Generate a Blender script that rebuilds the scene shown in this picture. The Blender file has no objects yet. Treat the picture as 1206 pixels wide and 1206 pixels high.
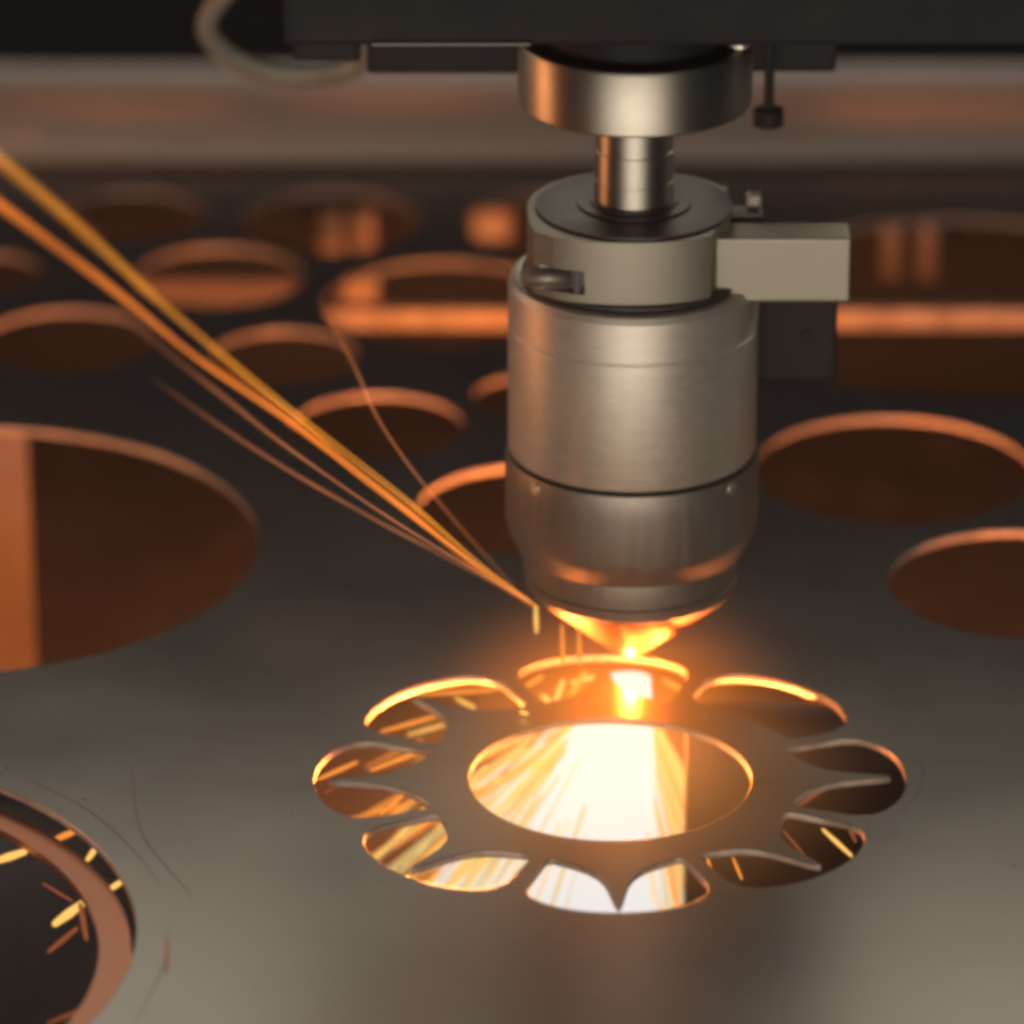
import bpy, bmesh, math, random
from mathutils import Vector, Matrix
random.seed(7)
sc = bpy.context.scene
C = sc.collection
R = math.radians
PI = math.pi

# ------------------------------------------------------------------ camera
FOV = R(10.0)
PITCH = R(23.1)
H = 0.516                       # camera height above the sheet, metres
cam_d = bpy.data.cameras.new('camera')
cam = bpy.data.objects.new('camera', cam_d); C.objects.link(cam)
cam.location = (0, 0, H)
cam.rotation_euler = (PI/2 - PITCH, 0, 0)
cam_d.sensor_width = 36
cam_d.lens = 18/math.tan(FOV/2)
cam_d.clip_start = 0.05
cam_d.clip_end = 50
cam_d.dof.use_dof = True
cam_d.dof.focus_distance = 1.175
cam_d.dof.aperture_fstop = 8.5
cam_d.dof.aperture_blades = 0
sc.camera = cam

def ray(px, py):
    k = 2*math.tan(FOV/2)/1206
    u = (px-603)*k; v = (603-py)*k
    c, s = math.cos(PITCH), math.sin(PITCH)
    return Vector((u, c + v*s, -s + v*c))
def at(px, py, z=0.0):            # where the line of sight meets the level z
    d = ray(px, py); return Vector((0,0,H)) + d*((z-H)/d.z)
def aty(px, py, y):               # where it meets the upright plane y
    d = ray(px, py); return Vector((0,0,H)) + d*(y/d.y)
def scale(p):                     # metres per photo pixel at a point
    c, s = math.cos(PITCH), math.sin(PITCH)
    dep = p.y*c + (H-p.z)*s
    return dep*2*math.tan(FOV/2)/1206

CUT = at(742, 784)                # the spot being cut
HX, HY = CUT.x, CUT.y

# ------------------------------------------------------------------ world, lamps, exposure
w = bpy.data.worlds.new('World'); sc.world = w; w.use_nodes = True
w.node_tree.nodes['Background'].inputs[0].default_value = (0.75, 0.85, 1.0, 1)
w.node_tree.nodes['Background'].inputs[1].default_value = 0.017
sc.view_settings.view_transform = 'Standard'
sc.view_settings.look = 'None'
sc.view_settings.exposure = 0.0
sc.view_settings.gamma = 1.0
sc.cycles.use_denoising = True
sc.cycles.max_bounces = 8
sc.cycles.volume_bounces = 0
sc.cycles.filter_width = 4.6
sc.cycles.sample_clamp_indirect = 4.0

def lamp(name, kind, loc, power, col, size=0.1, size_y=None, target=None):
    l = bpy.data.lights.new(name, kind); l.energy = power; l.color = col
    if kind == 'AREA':
        l.size = size
        if size_y: l.shape = 'RECTANGLE'; l.size_y = size_y
    else:
        l.shadow_soft_size = size
    o = bpy.data.objects.new(name, l); C.objects.link(o); o.location = loc
    if target is not None:
        o.rotation_euler = (Vector(target)-Vector(loc)).to_track_quat('-Z', 'Y').to_euler()
    return o
WARM = (1.0, 0.85, 0.66)
ORANGE = (1.0, 0.25, 0.045)
lo = lamp('machine_lamp_front', 'AREA', (HX-0.012, HY-0.375, 0.072), 0.29, WARM, 0.58, 0.07, (HX, HY, 0.080)); lo.data.spread = R(75)
lamp('machine_lamp_back', 'AREA', (0.02, HY+0.135, 0.180), 0.33, (1.0, 0.86, 0.66), 0.9, 0.04, (0.0, HY-0.16, 0.0))
lo = lamp('rail_fill', 'AREA', (0.05, HY+0.365, 0.062), 0.20, (1.0, 0.80, 0.66), 1.3, 0.012, (0.05, HY+0.355, 0.0)); lo.data.spread = R(50)  # unseen strip added only to brighten the rail top
lamp('orange_fill_left', 'AREA', (HX-0.42, HY+0.05, 0.08), 0.42, (1.0, 0.36, 0.12), 0.12, 0.12, (HX, HY+0.2, 0.02))  # added orange fill with no source there; tints rail and head
lamp('plasma_light_left', 'POINT', (HX-0.034, HY+0.006, -0.030), 2.3, ORANGE, 0.006)
lamp('plasma_light_right', 'POINT', (HX+0.022, HY+0.006, -0.030), 1.4, ORANGE, 0.006)
lamp('plasma_light_middle', 'POINT', (HX, HY-0.014, -0.010), 0.12, ORANGE, 0.003)
lamp('plasma_light_top', 'POINT', (HX, HY-0.004, 0.0035), 0.045, (1.0, 0.28, 0.03), 0.0007)

# ------------------------------------------------------------------ materials
def mat(name):
    m = bpy.data.materials.new(name); m.use_nodes = True
    return m, m.node_tree.nodes, m.node_tree.links, m.node_tree.nodes['Principled BSDF']
def metal(name, col, rough=0.4, metallic=1.0, stretch=(1,1,1), scl=200, var=0.12, rvar=0.12, bump=0.0, aniso=0.0):
    m, n, l, p = mat(name)
    p.inputs['Metallic'].default_value = metallic
    tc = n.new('ShaderNodeTexCoord'); mp = n.new('ShaderNodeMapping'); mp.inputs['Scale'].default_value = stretch
    l.new(tc.outputs['Object'], mp.inputs[0])
    nz = n.new('ShaderNodeTexNoise'); nz.inputs['Scale'].default_value = scl; nz.inputs['Detail'].default_value = 6
    l.new(mp.outputs[0], nz.inputs['Vector'])
    n2 = n.new('ShaderNodeTexNoise'); n2.inputs['Scale'].default_value = 26; n2.inputs['Detail'].default_value = 5
    l.new(tc.outputs['Object'], n2.inputs['Vector'])
    mx = n.new('ShaderNodeMath'); mx.operation = 'ADD'; l.new(nz.outputs[0], mx.inputs[0]); l.new(n2.outputs[0], mx.inputs[1])
    cr = n.new('ShaderNodeMapRange'); cr.inputs[1].default_value = 0.6; cr.inputs[2].default_value = 1.4
    cr.inputs[3].default_value = 1-var; cr.inputs[4].default_value = 1+var; l.new(mx.outputs[0], cr.inputs[0])
    vm = n.new('ShaderNodeVectorMath'); vm.operation = 'SCALE'; vm.inputs[0].default_value = col
    l.new(cr.outputs[0], vm.inputs['Scale']); l.new(vm.outputs[0], p.inputs['Base Color'])
    rr = n.new('ShaderNodeMapRange'); rr.inputs[1].default_value = 0.6; rr.inputs[2].default_value = 1.4
    rr.inputs[3].default_value = rough-rvar; rr.inputs[4].default_value = rough+rvar
    l.new(mx.outputs[0], rr.inputs[0]); l.new(rr.outputs[0], p.inputs['Roughness'])
    if bump:
        b = n.new('ShaderNodeBump'); b.inputs['Strength'].default_value = bump; b.inputs['Distance'].default_value = 0.0004
        l.new(nz.outputs[0], b.inputs['Height']); l.new(b.outputs[0], p.inputs['Normal'])
    if aniso:
        p.inputs['Anisotropic'].default_value = aniso
        p.inputs['Anisotropic Rotation'].default_value = 0.25
        tg = n.new('ShaderNodeTangent'); tg.direction_type = 'RADIAL'; tg.axis = 'Z'
        l.new(tg.outputs[0], p.inputs['Tangent'])
    return m
def emit(name, col, strength):
    m, n, l, p = mat(name)
    n.remove(p); e = n.new('ShaderNodeEmission')
    e.inputs[0].default_value = (*col, 1); e.inputs[1].default_value = strength
    l.new(e.outputs[0], n['Material Output'].inputs[0])
    return m
M = {}
M['sheet'] = metal('sheet_steel', (0.34, 0.335, 0.33), 0.33, 1.0, (0.12, 4, 1), 420, 0.12, 0.03, 0.0)
M['barrel'] = metal('turned_steel', (0.62, 0.585, 0.54), 0.46, 0.75, (1, 1, 9), 260, 0.15, 0.08, 0.05, 0.5)
M['collar'] = metal('worn_steel', (0.25, 0.225, 0.205), 0.50, 0.8, (6, 6, 0.3), 120, 0.16, 0.08, 0.08)
M['clamp'] = metal('milled_aluminium', (0.27, 0.258, 0.225), 0.50, 0.85, (0.4, 1, 6), 240, 0.05, 0.05, 0.05)
M['cup'] = metal('bright_steel', (0.46, 0.44, 0.40), 0.42, 1.0, (1, 1, 8), 260, 0.06, 0.05, 0.03, 0.6)
M['copper'] = metal('nozzle_copper', (0.24, 0.085, 0.03), 0.5, 1.0, (1, 1, 6), 300, 0.06, 0.05, 0.03)
M['black'] = metal('black_paint', (0.012, 0.012, 0.015), 0.6, 0.0, (1, 1, 1), 90, 0.25, 0.10, 0.05)
M['dark'] = metal('dark_steel', (0.060, 0.060, 0.065), 0.45, 0.6, (1, 1, 1), 90, 0.25, 0.10, 0.05)
M['screw'] = metal('polished_screw', (0.80, 0.78, 0.72), 0.40, 1.0, (1, 1, 1), 90, 0.05, 0.05)
M['slat_lit'] = metal('lit_slat_steel', (0.16, 0.14, 0.14), 0.7, 0.1, (3, 3, 0.6), 60, 0.35, 0.12, 0.2)  # lit copy of the slat steel, stronger light put into its colour
M['slat'] = metal('dim_slat_steel', (0.075, 0.07, 0.08), 0.75, 0.1, (3, 3, 0.6), 60, 0.35, 0.12, 0.2)  # dimmer copy of the same slat steel, for faces in less light
M['bin'] = metal('scale_covered_steel', (0.19, 0.20, 0.30), 0.85, 0.1, (1, 1, 1), 50, 0.35, 0.1, 0.2)
M['rail'] = metal('grey_enamel', (0.32, 0.31, 0.31), 0.40, 0.0, (0.3, 1, 1), 40, 0.12, 0.08)
M['rubber'] = metal('grey_hose', (0.20, 0.20, 0.18), 0.33, 0.0, (1, 1, 1), 90, 0.12, 0.06)
M['edge'] = metal('cut_edge_lit_bar', (0.42, 0.36, 0.32), 0.6, 0.25, (1, 1, 0.2), 300, 0.6, 0.1)
M['glow_tint'] = metal('orange_reflection_steel', (0.62, 0.30, 0.20), 0.40, 0.9, (1, 1, 1), 60, 0.12, 0.05)  # reflected orange glow put into the ring's base colour
M['scribe'] = metal('scribed_line', (0.20, 0.19, 0.18), 0.5, 0.8, (1, 1, 1), 90, 0.2, 0.1)
M['white_hot'] = emit('white_hot', (1.0, 0.99, 0.95), 0.88)
M['straw_hot'] = emit('straw_hot', (1.0, 0.72, 0.26), 0.80)
M['yellow_hot'] = emit('yellow_hot', (1.0, 0.55, 0.13), 1.25)
M['orange_hot'] = emit('orange_hot', (1.0, 0.30, 0.045), 1.1)
M['red_hot'] = emit('red_hot', (1.0, 0.26, 0.10), 0.30)
def glow(name, col, strength):
    m, n, l, p = mat(name); n.remove(p)
    e = n.new('ShaderNodeEmission'); e.inputs[0].default_value = (*col, 1)
    tc = n.new('ShaderNodeTexCoord'); nz = n.new('ShaderNodeTexNoise'); nz.inputs['Scale'].default_value = 22; l.new(tc.outputs['Object'], nz.inputs['Vector'])
    mr = n.new('ShaderNodeMapRange'); mr.inputs[1].default_value = 0.3; mr.inputs[2].default_value = 0.7
    mr.inputs[3].default_value = strength*0.6; mr.inputs[4].default_value = strength*1.4
    l.new(nz.outputs[0], mr.inputs[0]); l.new(mr.outputs[0], e.inputs[1])
    t = n.new('ShaderNodeBsdfTransparent'); a = n.new('ShaderNodeAddShader')
    l.new(e.outputs[0], a.inputs[0]); l.new(t.outputs[0], a.inputs[1]); l.new(a.outputs[0], n['Material Output'].inputs[0])
    return m
M['trail_orange'] = glow('trail_orange', (1.0, 0.24, 0.025), 0.36)
M['trail_amber'] = glow('trail_amber', (1.0, 0.34, 0.025), 0.30)
M['trail_dim'] = glow('trail_dim', (0.85, 0.25, 0.08), 0.15)

M['black'].node_tree.nodes['Principled BSDF'].inputs['Specular IOR Level'].default_value = 0.2
# ------------------------------------------------------------------ helpers
def obj(name, bm, m, parent=None, smooth=False):
    me = bpy.data.meshes.new(name); bm.to_mesh(me); bm.free()
    o = bpy.data.objects.new(name, me); C.objects.link(o)
    if m: me.materials.append(m)
    if parent: o.parent = parent
    if smooth:
        for p in me.polygons: p.use_smooth = True
    return o
def thing(name, label, cat, loc=(0,0,0), group=None):
    o = bpy.data.objects.new(name, None); C.objects.link(o); o.location = loc
    o['label'] = label; o['category'] = cat
    if group: o['group'] = group
    return o
def tag(o, label, cat, group=None):
    o['label'] = label; o['category'] = cat
    if group: o['group'] = group
    return o
def lathe_bm(profile, seg=96, close=True, bm=None, cx=0, cy=0):
    bm = bm or bmesh.new(); rings = []
    for r, z in profile:
        rings.append([bm.verts.new((cx+max(r,1e-5)*math.cos(2*PI*i/seg), cy+max(r,1e-5)*math.sin(2*PI*i/seg), z)) for i in range(seg)])
    for a, b in zip(rings, rings[1:]):
        for i in range(seg):
            j = (i+1) % seg
            bm.faces.new((a[i], a[j], b[j], b[i]))
    if close:
        bm.faces.new(rings[0][::-1]); bm.faces.new(rings[-1])
    bmesh.ops.recalc_face_normals(bm, faces=bm.faces)
    return bm
def box_bm(x0, x1, y0, y1, z0, z1, bev=0.0, seg=2, bm=None):
    own = bm is None
    bm = bm or bmesh.new()
    r = bmesh.ops.create_cube(bm, size=1)
    for v in r['verts']:
        v.co = Vector(((x0+x1)/2 + v.co.x*(x1-x0), (y0+y1)/2 + v.co.y*(y1-y0), (z0+z1)/2 + v.co.z*(z1-z0)))
    if bev:
        es = list({e for v in r['verts'] for e in v.link_edges})
        bmesh.ops.bevel(bm, geom=es, offset=bev, segments=seg, affect='EDGES', profile=0.6)
    return bm
def tube_bm(pts, radii, seg=10, bm=None):
    bm = bm or bmesh.new(); rings = []
    n = len(pts)
    for i, p in enumerate(pts):
        p = Vector(p)
        t = (Vector(pts[min(i+1, n-1)]) - Vector(pts[max(i-1, 0)])).normalized()
        u = t.cross(Vector((0, 0, 1)) if abs(t.z) < 0.95 else Vector((1, 0, 0))).normalized(); v = t.cross(u)
        r = radii[i] if hasattr(radii, '__len__') else radii
        rings.append([bm.verts.new(p + (u*math.cos(2*PI*k/seg) + v*math.sin(2*PI*k/seg))*r) for k in range(seg)])
    for a, b in zip(rings, rings[1:]):
        for k in range(seg):
            j = (k+1) % seg
            bm.faces.new((a[k], a[j], b[j], b[k]))
    bm.faces.new(rings[0][::-1]); bm.faces.new(rings[-1])
    return bm
def prism_bm(poly, z0, z1, bev=0.0, seg=2):
    bm = bmesh.new()
    lo = [bm.verts.new((x, y, z0)) for x, y in poly]; hi = [bm.verts.new((x, y, z1)) for x, y in poly]
    n = len(poly)
    bm.faces.new(lo[::-1]); bm.faces.new(hi)
    for i in range(n): bm.faces.new((lo[i], lo[(i+1) % n], hi[(i+1) % n], hi[i]))
    if bev:
        es = [e for e in bm.edges if abs(e.verts[0].co.z-e.verts[1].co.z) < 1e-7]
        bmesh.ops.bevel(bm, geom=es, offset=bev, segments=seg, affect='EDGES', profile=0.6)
    bmesh.ops.recalc_face_normals(bm, faces=bm.faces)
    return bm

# ------------------------------------------------------------------ the cut sheet
TH = 0.0015
holes = []
def circle_poly(c, r, n=96, ph=0):
    return [(c.x + r*math.cos(2*PI*i/n+ph), c.y + r*math.sin(2*PI*i/n+ph)) for i in range(n)]
spots = [  # photo pixel of centre, half width in pixels
    (155, 254, 86), (388, 260, 106), (655, 262, 108), (258, 325, 99), (525, 357, 142), (80, 401, 103),
    (335, 420, 88), (445, 501, 101), (624, 466, 66), (627, 600, 136), (1052, 553, 164), (1203, 687, 156),
    (1142, 359, 296), (-22, 322, 70), (-62, 642, 366), (-90, 245, 90), (1390, 560, 140)]
big = []
for px, py, r in spots:
    c = at(px, py); holes.append(circle_poly(c, r*scale(c))); big.append((c, r*scale(c)))
QC = at(-386, 1108); QR = 545*scale(QC)
holes.append(circle_poly(QC, QR, 200))
FC = at(718.5, 916); FS = scale(FC)
holes.append(circle_poly(FC, 166*FS, 128))
prof = [(222, 78), (225, 66), (231, 48), (240, 33), (254, 21), (272, 13.5), (295, 9), (318, 5), (330, 1.5)]
def petal(ang, tongue=True):
    out = []
    ha = R(20.2)
    for i in range(25):                                     # outer lobe
        t = -1 + 2*i/24
        r = 298 + 50*math.sqrt(max(0, 1 - abs(t)**2.2))
        out.append((r, t*ha))
    inner = [(r, w/r) for r, w in prof]
    inner = [(228, ha), (223, ha*0.93)] + [q for q in inner if q[1] < ha*0.9]
    if tongue: out += inner + [(331, 0)] + [(r, -a) for r, a in inner[::-1]]
    else: out += [(250, ha), (240, ha*0.9), (236, ha*0.45), (236, -ha*0.45), (240, -ha*0.9), (250, -ha)]
    return [(FC.x + r*FS*math.cos(ang+a), FC.y + r*FS*math.sin(ang+a)) for r, a in out]
for k in range(8): holes.append(petal(k*PI/4 + R(0.8), k != 1))

XL, XR = -0.55, 0.60
Y0s, Y1s = at(603, 1290).y, at(603, 203).y
cu = bpy.data.curves.new('steel_sheet', 'CURVE'); cu.dimensions = '2D'; cu.fill_mode = 'BOTH'
def spline(pts):
    s = cu.splines.new('POLY'); s.points.add(len(pts)-1)
    for p, q in zip(s.points, pts): p.co = (q[0], q[1], 0, 1)
    s.use_cyclic_u = True
spline([(XL, Y0s), (XR, Y0s), (XR, Y1s), (XL, Y1s)])
for hpoly in holes: spline(hpoly)
cu.extrude = TH/2 - 0.0002; cu.bevel_depth = 0.0002; cu.bevel_resolution = 1; cu.offset = -0.0002
tmp = bpy.data.objects.new('tmp', cu); C.objects.link(tmp)
dg = bpy.context.evaluated_depsgraph_get()
me = bpy.data.meshes.new_from_object(tmp.evaluated_get(dg))
bpy.data.objects.remove(tmp)
me.transform(Matrix.Translation((0, 0, -TH/2)))
me.name = 'steel_sheet'
sheet = bpy.data.objects.new('steel_sheet', me); C.objects.link(sheet); me.materials.clear(); me.materials.append(M['sheet']); me.materials.append(M['edge'])
for p in me.polygons: p.material_index = 1 if abs(p.normal.z) < 0.3 else 0
tag(sheet, 'grey steel sheet with round cut-outs and an eight-petal rosette being cut', 'metal sheet')

def scribe(pix, wpx=2.2):
    bm = bmesh.new(); prev = None
    for i, (a, b) in enumerate(pix):
        p = at(a, b, 0.00006); s = scale(p)*wpx*0.3
        q = at(*(pix[i+1] if i+1 < len(pix) else pix[i-1]), 0.00006)
        t = (q-p).normalized() * (1 if i+1 < len(pix) else -1)
        nrm = Vector((-t.y, t.x, 0))
        s *= math.sin(PI*(i+0.5)/len(pix))**0.5
        cur = (bm.verts.new(p+nrm*s), bm.verts.new(p-nrm*s))
        if prev: bm.faces.new((prev[0], prev[1], cur[1], cur[0]))
        prev = cur
    return obj('scribed_line', bm, M['scribe'], sheet)
def smooth_path(pts, n=24):
    out = []
    for i in range(n):
        t = i/(n-1)*(len(pts)-1); k = min(int(t), len(pts)-2); f = t-k
        p0 = pts[max(k-1, 0)]; p1 = pts[k]; p2 = pts[k+1]; p3 = pts[min(k+2, len(pts)-1)]
        out.append(tuple(0.5*((2*p1[j]) + (-p0[j]+p2[j])*f + (2*p0[j]-5*p1[j]+4*p2[j]-p3[j])*f*f + (-p0[j]+3*p1[j]-3*p2[j]+p3[j])*f**3) for j in range(len(p1))))
    return out
scribe(smooth_path([(30, 917), (90, 945), (130, 975), (165, 1010), (188, 1040)]), 2.4)
scribe(smooth_path([(156, 900), (160, 955), (172, 990), (200, 1025), (228, 1058)]), 2.4)
scribe(smooth_path([(198, 1090), (195, 1130), (180, 1165), (158, 1206)]), 1.6)
scribe(smooth_path([(1072, 880), (1087, 905), (1080, 935), (1060, 955)]), 1.8)
scribe(smooth_path([(1130, 770), (1170, 790), (1210, 822)]), 1.6)

bm = bmesh.new()
for i in range(260):
    a_ = random.uniform(0, 2*PI); r_ = abs(random.gauss(0, 0.075))+0.012
    x_, y_ = CUT.x + r_*math.cos(a_), CUT.y + r_*math.sin(a_)
    dx, dy = (x_-FC.x)/FS, (y_-FC.y)/FS; rr_ = math.hypot(dx, dy)
    if rr_ < 172 or 212 < rr_ < 362 or y_ > Y1s-0.01: continue
    if any(math.hypot(x_-c.x, y_-c.y) < r+0.001 for c, r in big) or math.hypot(x_-QC.x, y_-QC.y) < QR+0.001: continue
    bmesh.ops.create_icosphere(bm, subdivisions=1, radius=random.uniform(0.00010, 0.00034), matrix=Matrix.Translation((x_, y_, 0.00008)) @ Matrix.Diagonal((1, 1, 0.6, 1)))
o = obj('spatter_beads', bm, M['scribe']); o['kind'] = 'stuff'
tag(o, 'tiny dark beads of spatter on the sheet round the rosette', 'spatter')

# ring that was cut out of the near hole and has sunk into it
def annulus_bm(c, r1, r0, z0, z1, n=200):
    bm = bmesh.new()
    A = []
    for r, z in ((r0, z0), (r1, z0), (r1, z1), (r0, z1)):
        A.append([bm.verts.new((c.x+r*math.cos(2*PI*i/n), c.y+r*math.sin(2*PI*i/n), z)) for i in range(n)])
    for k in range(4):
        a, b = A[k], A[(k+1) % 4]
        for i in range(n): bm.faces.new((a[i], a[(i+1) % n], b[(i+1) % n], b[i]))
    bmesh.ops.recalc_face_normals(bm, faces=bm.faces)
    return bm
o = obj('cut_ring', annulus_bm(Vector((0,0,0)), QR-0.0010, QR-0.0072, -TH, 0), M['glow_tint'])
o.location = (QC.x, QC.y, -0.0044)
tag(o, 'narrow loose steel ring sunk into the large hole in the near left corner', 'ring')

# ------------------------------------------------------------------ beneath the sheet
def struct(o): o['kind'] = 'structure'; return o
ZB = -0.15
struct(obj('bin_floor', box_bm(-1.4, 1.4, 0.3, 3.2, ZB-0.01, ZB), M['bin']))
def hump(bm, c, r):
    bmesh.ops.create_icosphere(bm, subdivisions=1, radius=r, matrix=Matrix.Translation(c) @ Matrix.Diagonal((1, 1, 0.5, 1)))
bm = bmesh.new()
for i in range(500):
    hump(bm, Vector((random.uniform(-0.5, 0.5), random.uniform(0.95, 1.9), ZB)), random.uniform(0.002, 0.006))
o = obj('slag_crumbs', bm, M['bin']); o['kind'] = 'stuff'
tag(o, 'dark crumbs of slag scattered over the bin floor below the sheet', 'slag')

bed = thing('cutting_bed', 'rows of steel support slats seen through the cut-outs of the sheet', 'cutting bed', (0, HY, -0.15))
def bedpart(name, x0, x1, y0, y1, z0, z1, m, bev):
    return obj(name, box_bm(x0, x1, y0-HY, y1-HY, z0+0.15, z1+0.15, bev, 1), m, bed)
def slat(px0, px1, ytop, z_top, height, th, name='support_slat', m='slat'):
    y = at(603, ytop, z_top).y
    x0 = aty(px0, ytop, y).x; x1 = aty(px1, ytop, y).x
    bedpart(name, x0, x1, y, y+th, z_top-height, z_top, M[m], 0.0004)
zt = -TH-0.001
slat(-900, 335, 905, zt, 0.110, 0.003)  # added slat, keeps the glow out of the near left hole
slat(808, 1190, 832, zt, 0.075, 0.003)
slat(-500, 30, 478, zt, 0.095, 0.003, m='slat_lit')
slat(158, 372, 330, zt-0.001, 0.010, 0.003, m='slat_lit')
slat(376, 1500, 365, zt-0.002, 0.0052, 0.0052, 'support_bar', 'edge')  # paler material puts the bar's highlight into its colour
def post(px0, px1, ytop, ybot, m='slat_lit'):
    z = -TH-0.003
    y = at(603, ytop, z).y; a = aty(px0, ytop, y); b = aty(px1, ybot, y)
    bedpart('slat_tooth', a.x, b.x, y, y+0.003, b.z, a.z, M[m], 0.0006)
post(377, 405, 250, 300, 'edge'); post(414, 441, 250, 300, 'edge'); post(402, 446, 318, 366, 'edge'); post(556, 602, 248, 285, 'edge')  # edge material makes these teeth paler, as if strongly lit
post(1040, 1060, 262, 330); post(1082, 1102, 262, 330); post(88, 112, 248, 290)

# ------------------------------------------------------------------ machine behind the sheet
yb = Y1s + 0.012
struct(obj('machine_bed', box_bm(-1.4, 1.4, yb, 3.2, -0.03, -0.012), M['black']))
struct(obj('glow_skirt', box_bm(-1.4, 1.4, Y1s+0.001, Y1s+0.006, -0.06, -0.0006), M['black']))  # added black skirt, hides the rail foot lit from below
p1 = at(603, 76, 0.018)
bm = bmesh.new()
yr = p1.y
RC = 0.0215; yc_ = yr; zc_ = 0.0165-RC
prof2 = [(yc_+RC, -0.012)] + [(yc_ + RC*math.cos(R(a_)), zc_ + RC*math.sin(R(a_))) for a_ in range(0, 181, 6)] + [(yc_-RC, -0.012)]
a = [bm.verts.new((-1.2, y, z)) for y, z in prof2]; b = [bm.verts.new((1.2, y, z)) for y, z in prof2]
for i in range(len(prof2)-1): bm.faces.new((a[i], a[i+1], b[i+1], b[i]))
bm.faces.new(a); bm.faces.new(b[::-1]); bmesh.ops.recalc_face_normals(bm, faces=bm.faces)
tag(obj('guide_rail', bm, M['rail'], smooth=True), 'long grey rounded rail running across behind the sheet', 'rail')
struct(obj('machine_wall', box_bm(-1.6, 1.6, 2.6, 2.65, -0.12, 0.4), M['black']))

# gantry carrying the head
g = thing('gantry_beam', 'black gantry carriage overhead holding the laser head', 'gantry', (HX, HY, 0.14))
def under(px0, px1, ybot, y0, y1, h, m=M['black'], name='cover', bev=0.001):
    z = aty(603, ybot, y0).z
    x0 = aty(px0, ybot, y0).x; x1 = aty(px1, ybot, y0).x
    o = obj(name, box_bm(x0-HX, x1-HX, y0-HY, y1-HY, z-0.14, z+h-0.14, bev), m, g)
    return o
under(335, 1420, 54, HY-0.028, HY+0.045, 0.05, name='carriage_plate')
under(432, 612, 88, HY+0.046, HY+0.052, 0.02, name='rear_cover')
under(860, 985, 86, HY+0.046, HY+0.052, 0.02, name='rear_cover')
under(345, 425, 74, HY+0.046, HY+0.056, 0.02, name='side_cover')
under(438, 625, 54, HY-0.0292, HY-0.0282, 0.0005, m=M['rail'], name='trim_strip', bev=0.0002)
# ------------------------------------------------------------------ hose loop
yh = HY+0.12
loop = smooth_path([(300, -40), (262, -5), (243, 30), (262, 62), (305, 84), (350, 90), (392, 88), (424, 74), (432, 40), (425, -10)], 60)
pts = [aty(a_, b_, yh + 0.02*math.sin(i/60*3)) for i, (a_, b_) in enumerate(loop)]
hs = obj('hose', tube_bm(pts, 0.0023, 14), M['rubber'], smooth=True)
tag(hs, 'thin grey hose hanging in a loop left of the black gantry', 'hose')

# ------------------------------------------------------------------ laser head
head = thing('laser_head', 'steel laser cutting head with conical nozzle above the rosette', 'laser head', (HX, HY, 0))
S = scale(Vector((HX, HY, 0.05)))
def zc(y, r=0):        # height of a ring whose front edge shows at photo row y when its radius is r pixels
    return aty(742, y, HY - r*S).z
def turned(name, prof, m, parent=head, seg=128, smooth=True):
    bm = lathe_bm([(r*S, z) for r, z in prof], seg)
    o = obj(name, bm, m, parent)
    for p in o.data.polygons: p.use_smooth = smooth and len(p.vertices) == 4
    mod = o.modifiers.new('edges', 'EDGE_SPLIT'); mod.split_angle = R(28)
    return o
z_tip = zc(774, 22); z_c1 = zc(738, 124); z_c2 = zc(722, 127); z_h1 = zc(692, 130); z_l0 = zc(684, 138)
z_l1 = zc(676, 146); z_g = zc(584, 147); z_bt = zc(374, 141)
noz = turned('nozzle', [(9, z_tip+0.0006), (19, z_tip), (23, z_tip+0.0006), (26, z_tip+0.0010), (119, z_c1-0.0004), (120, z_c1)], M['copper'])
turned('nozzle_holder', [(118, z_c1+0.0001), (123, z_c1+0.0003), (126, z_c1+0.0010), (127, z_c2), (123.5, z_c2+0.0003), (123.5, z_c2+0.0009), (128, z_c2+0.0012), (129, z_h1-0.0008), (128, z_h1)], M['collar'])
lc = turned('lower_collar', [(130, z_h1+0.0001), (136, z_h1+0.0003), (140, z_l0), (146, z_l1), (149, z_l1+0.0022), (150, z_g-0.0055), (148.5, z_g-0.0012), (147, z_g-0.0004)], M['collar'])
turned('seal_ring', [(141, z_g-0.0006), (142, z_g), (141, z_g+0.0008)], M['black'])
zl = zc(430, 143)
turned('barrel', [(144.5, z_g+0.0006), (146, z_g+0.0011), (146, zl-0.00035), (145, zl-0.0001), (145, zl+0.0001), (146, zl+0.00035), (146, z_bt-0.0016), (142, z_bt-0.0003), (136, z_bt)], M['barrel'])
for a_ in (-0.87, 0.87):   # pair of set screws under the groove
    ang = -PI/2 + a_
    zz = z_g-0.0022
    bm = lathe_bm([(0.0006, 0.0), (0.0014, 0.0), (0.0016, 0.0003), (0.0016, 0.001)], 16)
    o = obj('set_screw', bm, M['screw'], lc)
    d = Vector((math.cos(ang), math.sin(ang), 0))
    o.rotation_euler = (-d).to_track_quat('Z', 'Y').to_euler()
    o.scale = (0.8, 0.8, 0.4)
    o.location = d*(150*S+0.0002) + Vector((0, 0, zz))
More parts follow.
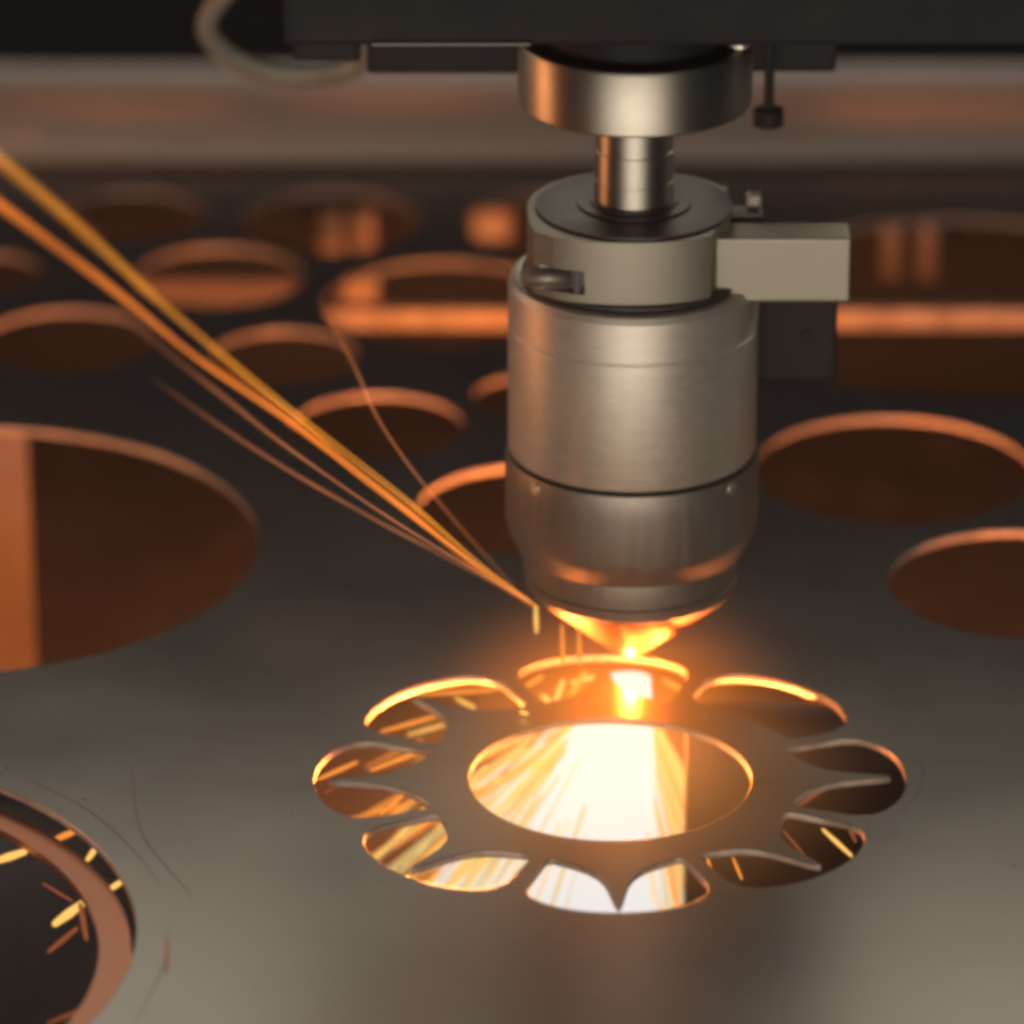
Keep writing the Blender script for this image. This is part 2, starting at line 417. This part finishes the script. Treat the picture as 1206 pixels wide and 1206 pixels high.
# clamp: ring with a split at the left and a block at the right
z0c = zc(364, 133); z1c = zc(291, 133)
cr_ = 138*S
turned('seat_ring', [(128, z_bt+0.0001), (130, z_bt+0.0006), (130, z0c-0.0002), (120, z0c-0.0001)], M['dark'])
poly = []
xl = (622-742)*S
yfront = -0.0148
for i in range(33):                                # front face, gently curved, between the flat left end and the block
    t = i/32; x = xl + (828-622)*S*t
    xx = (x+0.001)/(cr_)
    poly.append((x, -cr_*math.sqrt(max(0.05, 1-xx*xx))*0.62 - 0.0062))
poly = [(xl-0.0002, -0.010)] + [(xl+0.0006, poly[3][1]+0.002)] + poly[4:]
poly += [((838-742)*S, -0.0105), ((852-742)*S, -0.0060), ((852-742)*S, 0.016)]
for i in range(20):
    a_ = R(30) + (R(180)-R(30))*i/19
    poly.append((cr_*0.9*math.cos(a_), cr_*0.9*math.sin(a_)))
clamp = obj('clamp_ring', prism_bm(poly, z0c, z1c, 0.0004), M['clamp'], head)
# slot with bolt: a dark recess pocket proud of the face by its frame edge, bolt shank in it
def front_y(px):
    x = (px-742)*S; xx = (x+0.001)/cr_
    return -cr_*math.sqrt(max(0.05, 1-xx*xx))*0.62 - 0.0062
zs0 = aty(650, 343, HY+front_y(650)).z; zs1 = aty(650, 316, HY+front_y(650)).z
cut = obj('slot_cutter', box_bm(xl-0.01, (684-742)*S, -0.06, front_y(684)+0.0042, zs0, zs1), None, head)
mod = clamp.modifiers.new('slot', 'BOOLEAN'); mod.object = cut; mod.operation = 'DIFFERENCE'; mod.solver = 'EXACT'
dg = bpy.context.evaluated_depsgraph_get(); dg.update()
me2 = bpy.data.meshes.new_from_object(clamp.evaluated_get(dg))
clamp.modifiers.clear(); clamp.data = me2; me2.name = 'clamp_ring'
bpy.data.objects.remove(cut)
bolt = tube_bm([((614-742)*S, front_y(660)+0.0022, (zs0+zs1)/2), ((669-742)*S, front_y(660)+0.0022, (zs0+zs1)/2)], 0.0019, 20)
obj('clamp_bolt', bolt, M['collar'], clamp, True)
bh = box_bm((671-742)*S, (680-742)*S, front_y(680)+0.0002, front_y(680)+0.004, zs0+0.0001, zs1-0.0001, 0.0003)
obj('bolt_head', bh, M['dark'], clamp)
bx0, bx1 = (829-742)*S, (990-742)*S
yf = -0.0115
zb0 = aty(900, 356, HY+yf).z; zb1 = aty(900, 281, HY+yf).z
obj('mounting_block', box_bm(bx0, bx1, yf, -0.002, zb0, zb1, 0.0006, 3), M['clamp'], head)
# lug and small ears standing on the clamp
zt0 = z1c
obj('lug', box_bm((806-742)*S, (892-742)*S, 0.001, 0.0065, zb1-0.002, zb1+0.0008, 0.0008), M['collar'], head)
obj('lug', box_bm((872-742)*S, (891-742)*S, 0.003, 0.0065, zb1+0.0009, zb1+0.0040, 0.0009), M['collar'], head)
obj('lug', box_bm((812-742)*S, (838-742)*S, 0.003, 0.0080, zb1+0.0009, zb1+0.0034, 0.0009), M['dark'], head)
# dark housing behind the block
ad = obj('adaptor_block', box_bm((884-742)*S, (982-742)*S, 0.004, 0.022, aty(940, 450, HY+0.004).z, zb0-0.0002, 0.001), M['black'], head)
sbm = lathe_bm([(0.0004, 0.0), (0.0013, 0.0), (0.0015, 0.0006)], 16)
o = obj('screw', sbm, M['black'], ad); o.rotation_euler = (-Vector((0, -1, 0))).to_track_quat('Z', 'Y').to_euler()
o.location = ((946-742)*S, 0.0036, aty(946, 396, HY+0.004).z)
# washer stack, rod
zr0 = z1c
turned('shaded_base_flange', [(114, zr0+0.0001), (114, zr0+0.0006), (84, zr0+0.0008), (66, zr0+0.0009), (66, zr0+0.0014), (52, zr0+0.0016), (52, zr0+0.0020), (50, zr0+0.0021)], M['dark'])  # wide dark disc puts shade on the clamp top; washers above it
zct = zc(164, 134)
turned('neck_rod', [(46, zr0+0.0021), (46, zc(225, 46)), (45.2, zc(224.5, 46)), (45.2, zc(222, 46)), (46, zc(221.5, 46)), (46, zc(190, 46)), (45, zc(189, 46)), (45, zct+0.002)], M['cup'])
# cup: closed below, open above, with the black neck of the carriage in it
zr = zc(88, 134)
cup = turned('top_cup', [(44, zct+0.0004), (128, zct), (133, zct+0.0002), (135, zct+0.0007), (135, zr-0.0008), (133, zr), (124, zr), (122, zr-0.0008), (121, zct+0.004), (60, zct+0.003)], M['cup'])
turned('inner_neck', [(104, zct+0.0042), (106, zr-0.001), (106, zr+0.010), (100, zr+0.011)], M['black'])
for px_, m_ in ((857, M['screw']),):
    o = obj('rim_screw', lathe_bm([(0.0018, 0), (0.0032, 0.0002), (0.0032, 0.001), (0.0022, 0.0022)], 20), m_, cup)
    q = aty(px_, 70, HY-0.004)
    o.location = ((px_-742)*S*1.0, -0.0060, zr+0.0001)
zk = aty(905, 150, HY+0.035).z
kn = turned('side_bolt', [(10, zk), (18, zk+0.0006), (18, zk+0.0040), (6, zk+0.0044), (6, 0.155)], M['black'])
kn.location = ((905-742)*S, 0.035, 0)

# ------------------------------------------------------------------ melt, spray and sparks
# hot jet under the cut: skewed cone that widens downwards
bm = bmesh.new(); rings = []
NR, NS = 26, 48
for i in range(NR):
    t = i/(NR-1); d = t*0.062
    lft = (0.0050 + d*0.46); rgt = 0.0040 + d*0.05
    ring = []
    for k in range(NS):
        a_ = 2*PI*k/NS
        cx = math.cos(a_); rx = rgt if cx > 0 else lft
        n_ = 1 + 0.05*math.sin(a_*11+1.3) + 0.04*math.sin(a_*17+2)
        ring.append(bm.verts.new((HX + rx*cx*n_, HY-0.0035 + 0.9*(0.0028+d*0.28)*math.sin(a_), -0.0008-d)))
    rings.append(ring)
for a0, b0 in zip(rings, rings[1:]):
    for k in range(NS): bm.faces.new((a0[k], a0[(k+1) % NS], b0[(k+1) % NS], b0[k]))
bm.faces.new(rings[0]); bm.faces.new(rings[-1][::-1])
jet = obj('melt_jet', bm, M['white_hot'], smooth=True)
tag(jet, 'white-hot jet of molten metal blown down through the rosette', 'molten metal')

def streak(bm, p0, p1, r0, r1=None, seg=4):
    r1 = r0*0.3 if r1 is None else r1
    mid = (p0+p1)/2
    tube_bm([p0, p0.lerp(p1, 0.06), mid, p0.lerp(p1, 0.94), p1], [r0*0.3, r0*0.7, r0, r0*0.75, r0*0.25], seg, bm)
apex = Vector((HX, HY+0.002, -TH-0.0005))
def dirpix(u, v, out=0.0):     # downward fan: u sideways per unit, v down per unit, out towards camera
    return Vector((u, -out, -v)).normalized()
layers = {'white_hot': bmesh.new(), 'straw_hot': bmesh.new(), 'yellow_hot': bmesh.new(), 'orange_hot': bmesh.new()}
for i in range(2400):
    # angle from straight down towards the left
    th = random.triangular(-17, 72, 24)
    th = R(th); out = random.gauss(0.05, 0.14)
    d = Vector((-math.sin(th), -out, -math.cos(th))).normalized()
    f = th/R(74)
    Lm = random.uniform(0.02, 0.085)
    s0 = random.uniform(0.0, 0.05) if f > 0.35 else random.uniform(0, 0.03)
    q = random.random()*0.9 + 1.25*max(0, abs(f-0.12)-0.12)
    key = 'white_hot' if q < 0.60 else ('straw_hot' if q < 0.85 else ('yellow_hot' if q < 1.15 else 'orange_hot'))
    if f > 0.36 and random.random() < 0.68: continue
    if f > 0.62 and random.random() < 0.55: continue
    if f > 0.80 and random.random() < 0.5: continue
    jit = 0.02 + 0.16*max(0, f-0.2)
    o0 = apex + d*s0; d2 = (d + Vector((random.gauss(0, jit), random.gauss(0, jit), random.gauss(0, jit)))).normalized()
    streak(layers[key], o0, o0 + d2*Lm*(1-0.45*f)*(1.0 if f < 0.35 else random.uniform(0.3, 0.9)), random.uniform(0.00010, 0.00034)*(1.4 if f < 0.35 else 1.7))
for i in range(330):
    th = R(random.uniform(-26, -1)); out = random.gauss(0.03, 0.10)
    d = Vector((-math.sin(th), -out, -math.cos(th))).normalized()
    key = random.choices(['white_hot', 'straw_hot', 'yellow_hot', 'orange_hot'], [1.5, 3, 4, 2.5])[0]
    s0 = random.uniform(0, 0.04)
    streak(layers[key], apex + d*s0, apex + d*(s0+random.uniform(0.02, 0.07)), random.uniform(0.00010, 0.00035))
shower = thing('spark_shower', 'dense fan of glowing sparks spraying left below the rosette', 'sparks', tuple(apex))
shower['kind'] = 'stuff'
for k_, b_ in layers.items():
    o = obj('spark_streaks', b_, M[k_], shower); o['kind'] = 'stuff'
    o.location = -apex

def spark(px0, py0, px1, py1, z0, z1, rpx, m, label, cat='spark', group='single sparks seen in the cut-outs', bend=0.0):
    a_ = at(px0, py0, z0); b_ = at(px1, py1, z1)
    bm = bmesh.new(); streak(bm, a_, b_, rpx*0.72*scale(a_), seg=8)
    return tag(obj('spark', bm, m, smooth=True), label, cat, group)
Y, O, RD, D = M['yellow_hot'], M['orange_hot'], M['red_hot'], M['trail_dim']
spark(826, 978, 836, 976+0, -0.02, -0.02, 0.1, O, 'tiny spark at the right end of the bottom petal') if False else None
G = 'single sparks seen in the cut-outs'
spark(968, 976, 1004, 1009, -0.009, -0.012, 3.6, M['yellow_hot'], 'bright yellow spark in the lower right petal')
spark(922, 978, 948, 1008, -0.009, -0.012, 2.0, RD, 'thin dull red spark in the lower right petal')
spark(999, 973, 1008, 992, -0.006, -0.007, 3.2, RD, 'short red spark at the outer corner of the lower right petal')
spark(863, 1010, 874, 1036, -0.008, -0.011, 2.6, O, 'short orange spark at the left corner of the lower right petal')
spark(829, 1000, 839, 1028, -0.008, -0.011, 2.6, O, 'short orange spark at the right corner of the bottom petal')
spark(842, 828, 866, 843, -0.007, -0.008, 3.0, O, 'yellow-orange spark at the inner end of the upper right petal')
spark(888, 852, 912, 838, -0.007, -0.008, 2.6, RD, 'faint slanting spark in the middle of the upper right petal')
spark(922, 958, 975, 927, -0.007, -0.009, 3.6, RD, 'long dull orange spark along the tongue of the right petal')
spark(944, 959, 949, 962, -0.006, -0.007, 3.5, RD, 'tiny round ember at the lower edge of the right petal')
# left petals
spark(448, 862, 520, 842, -0.007, -0.009, 4.0, O, 'long orange spark along the lower edge of the upper left petal')
spark(490, 818, 585, 812, -0.007, -0.009, 4.2, O, 'long orange spark along the upper edge of the upper left petal')
spark(374, 918, 422, 897, -0.007, -0.009, 4.0, O, 'orange spark at the outer end of the left petal')
spark(436, 908, 512, 878, -0.007, -0.009, 4.0, O, 'long orange spark crossing the tongue side of the left petal')
spark(382, 934, 412, 918, -0.007, -0.009, 3.0, RD, 'short dull spark at the lower outer edge of the left petal')
spark(500, 828, 545, 866, -0.007, -0.010, 3.2, RD, 'dull orange spark crossing the upper left petal downwards')
spark(448, 960, 482, 930, -0.009, -0.007, 3.4, O, 'orange spark in the upper part of the lower left petal')
spark(536, 822, 560, 834, -0.007, -0.008, 3.0, Y, 'short yellow spark near the inner end of the upper left petal')
spark(620, 808, 640, 796, -0.005, -0.004, 4.0, O, 'orange spark at the left end of the rear petal')
spark(638, 818, 652, 832, -0.006, -0.008, 4.5, Y, 'yellow spark slanting down in the left half of the rear petal')
spark(652, 832, 664, 800, -0.008, -0.005, 4.5, Y, 'yellow spark rising from the slanting one in the rear petal')
spark(668, 826, 690, 790, -0.007, -0.004, 5.5, O, 'broad orange spark beside the tongue of the rear petal')
spark(672, 804, 704, 796, -0.005, -0.005, 4.0, Y, 'yellow spark just left of the white jet in the rear petal')
spark(780, 800, 812, 818, -0.005, -0.007, 4.5, O, 'orange spark at the right end of the rear petal')
spark(612, 838, 622, 841, 0.0010, 0.0010, 3.6, Y, 'small round glowing bead on the ring left of the nozzle')
# near left hole
spark(-10, 1016, 32, 1002, -0.008, -0.010, 7.0, Y, 'thick yellow spark at the left frame edge inside the sunken ring')
spark(58, 992, 95, 976, -0.012, -0.012, 5.5, O, 'orange spark in the gap outside the sunken ring, upper')
spark(102, 1014, 115, 996, -0.012, -0.012, 5.0, Y, 'short amber spark in the gap outside the sunken ring, middle')
spark(122, 1052, 150, 1034, -0.012, -0.012, 5.0, Y, 'bright yellow spark in the gap outside the sunken ring, lower')
spark(62, 1090, 100, 1062, -0.016, -0.012, 8.0, Y, 'thick yellow spark inside the sunken ring')
spark(56, 1122, 92, 1092, -0.016, -0.012, 4.5, RD, 'dull red spark below the thick yellow one in the sunken ring')
spark(102, 1108, 94, 1062, -0.016, -0.012, 5.0, RD, 'upright dull red spark beside the inner edge of the sunken ring')
spark(50, 1040, 86, 1062, -0.016, -0.012, 2.5, RD, 'thin dull red spark above the thick yellow one in the sunken ring')
spark(55, 1206, 125, 1178, -0.014, -0.008, 3.5, RD, 'long dull spark low inside the sunken ring')
spark(195, 1135, 197, 1106, 0.0012, 0.0012, 2.2, RD, 'tiny red spark on the bare sheet right of the near hole')
# trails above the sheet
def trail(pp, y0, y1, r0, r1, m, label):
    n = 28; path = smooth_path(pp, n); bm = bmesh.new()
    ns = 5 if r1 > 6.1 and m is not M['trail_dim'] else 2
    for k_ in range(ns):
        pts = []; rr = []; off = (k_-(ns-1)/2)*(0.42 if ns > 2 else 0.8) + random.uniform(-0.2, 0.2); wob = random.uniform(0, 6); kr = random.uniform(0.10, 0.30) if ns > 2 else random.uniform(0.3, 0.45)
        for i, (a_, b_) in enumerate(path):
            t = i/(n-1); p = aty(a_ + off*(r0+(r1-r0)*t)*0.8, b_ - off*(r0+(r1-r0)*t)*0.8 + 1.2*math.sin(wob+5*t), y0 + (y1-y0)*t); pts.append(p)
            rr.append((r0+(r1-r0)*t)*kr*scale(p)*(0.85+0.15*math.sin(i*1.1+wob)))
        for k in range(8): rr[-1-k] *= 0.12 + 0.88*(k/8) if ns == 2 else 1
        rr[0] *= 0.3
        tube_bm(pts, rr, 10, bm)
    return tag(obj('spark_trail', bm, m, smooth=True), label, 'spark trail', 'spark trails flying up and left of the head')
ys = HY-0.018
trail([(634, 716), (560, 660), (480, 590), (330, 474), (200, 366), (100, 274), (-20, 172)], ys, ys-0.11, 1.2, 6.4, M['trail_amber'], 'uppermost long amber spark trail from nozzle to the left edge')
trail([(632, 716), (565, 672), (480, 602), (345, 500), (230, 420), (130, 338), (-20, 226)], ys, ys-0.10, 1.2, 6.2, M['trail_orange'], 'second long orange spark trail, just below the amber one')
trail([(622, 708), (560, 672), (450, 604), (330, 520), (240, 448), (150, 378)], ys, ys-0.09, 1.6, 7.0, M['trail_dim'], 'dim brown spark trail below the two long bright ones')
trail([(618, 704), (540, 664), (430, 606), (310, 535), (180, 445)], ys, ys-0.09, 1.6, 6.0, M['trail_dim'], 'lowest dim spark trail of the bundle, ending halfway left')
trail([(608, 694), (560, 640), (500, 570), (450, 500), (415, 425), (375, 350)], ys, ys-0.08, 1.2, 4.5, M['trail_dim'], 'thin steep dim spark trail rising left of the head')
trail([(628, 710), (540, 650), (440, 574), (340, 490), (250, 424)], ys, ys-0.08, 1.2, 4.6, M['trail_orange'], 'thin orange spark trail between the two long ones')
def drip(px, y0_, y1_, r, m, label):
    bm = bmesh.new(); streak(bm, aty(px, y0_, HY-0.010), aty(px+1, y1_, HY-0.010), r*S, r*S*0.5, 8)
    tag(obj('spark', bm, m, smooth=True), label, 'spark', 'short sparks dropping beside the nozzle')
drip(631, 713, 746, 2.6, M['yellow_hot'], 'short falling spark at the foot of the long trails')
drip(662, 735, 784, 2.4, M['orange_hot'], 'short falling spark left of the nozzle cone')
drip(682, 742, 784, 2.4, M['orange_hot'], 'short falling spark under the left flank of the nozzle cone')

# ------------------------------------------------------------------ smoky air
m = bpy.data.materials.new('smoky_air'); m.use_nodes = True
n = m.node_tree.nodes; n.remove(n['Principled BSDF'])
v = n.new('ShaderNodeVolumePrincipled'); v.inputs['Density'].default_value = 0.060
v.inputs['Color'].default_value = (0.70, 0.86, 1.0, 1)
v.inputs['Anisotropy'].default_value = 0.2
m.node_tree.links.new(v.outputs[0], n['Material Output'].inputs['Volume'])
hz = obj('haze', box_bm(-2, 2, -0.6, 3.4, -0.4, 0.9), m); hz['kind'] = 'stuff'
tag(hz, 'thin smoky air filling the machine', 'haze')

# emission volumes painting lens bloom and lit smoke round the melt
def bloom_smoke(strength, power, loc, scl, col, label):
    m = bpy.data.materials.new('bloom_smoke_glow'); m.use_nodes = True
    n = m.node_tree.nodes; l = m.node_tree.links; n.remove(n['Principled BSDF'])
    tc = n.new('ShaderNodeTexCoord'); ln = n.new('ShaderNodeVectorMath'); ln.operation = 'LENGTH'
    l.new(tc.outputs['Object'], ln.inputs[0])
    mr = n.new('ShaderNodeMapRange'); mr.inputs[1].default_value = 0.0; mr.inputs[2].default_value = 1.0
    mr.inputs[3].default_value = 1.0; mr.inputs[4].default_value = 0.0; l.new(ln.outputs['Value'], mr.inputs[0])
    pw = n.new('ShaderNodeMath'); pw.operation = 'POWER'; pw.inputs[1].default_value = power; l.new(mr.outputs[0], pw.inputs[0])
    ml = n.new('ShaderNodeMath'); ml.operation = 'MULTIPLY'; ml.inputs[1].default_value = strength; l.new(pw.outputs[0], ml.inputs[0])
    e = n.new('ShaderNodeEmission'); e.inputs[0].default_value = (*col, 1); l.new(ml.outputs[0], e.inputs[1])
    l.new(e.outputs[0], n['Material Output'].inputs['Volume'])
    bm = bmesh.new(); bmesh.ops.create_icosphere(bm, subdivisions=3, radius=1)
    fm = obj('bloom_smoke_glow', bm, m); fm['kind'] = 'stuff'
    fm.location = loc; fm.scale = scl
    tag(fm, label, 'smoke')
bloom_smoke(70.0, 3.2, (HX-0.004, HY-0.016, -0.002), (0.050, 0.046, 0.034), (1.0, 0.22, 0.015), 'orange bloom and lit smoke round the nozzle tip and the cut')
bloom_smoke(14.0, 1.8, (HX-0.006, HY-0.060, 0.003), (0.062, 0.068, 0.022), (1.0, 0.40, 0.10), 'faint amber bloom and lit smoke over the centre hole of the rosette')
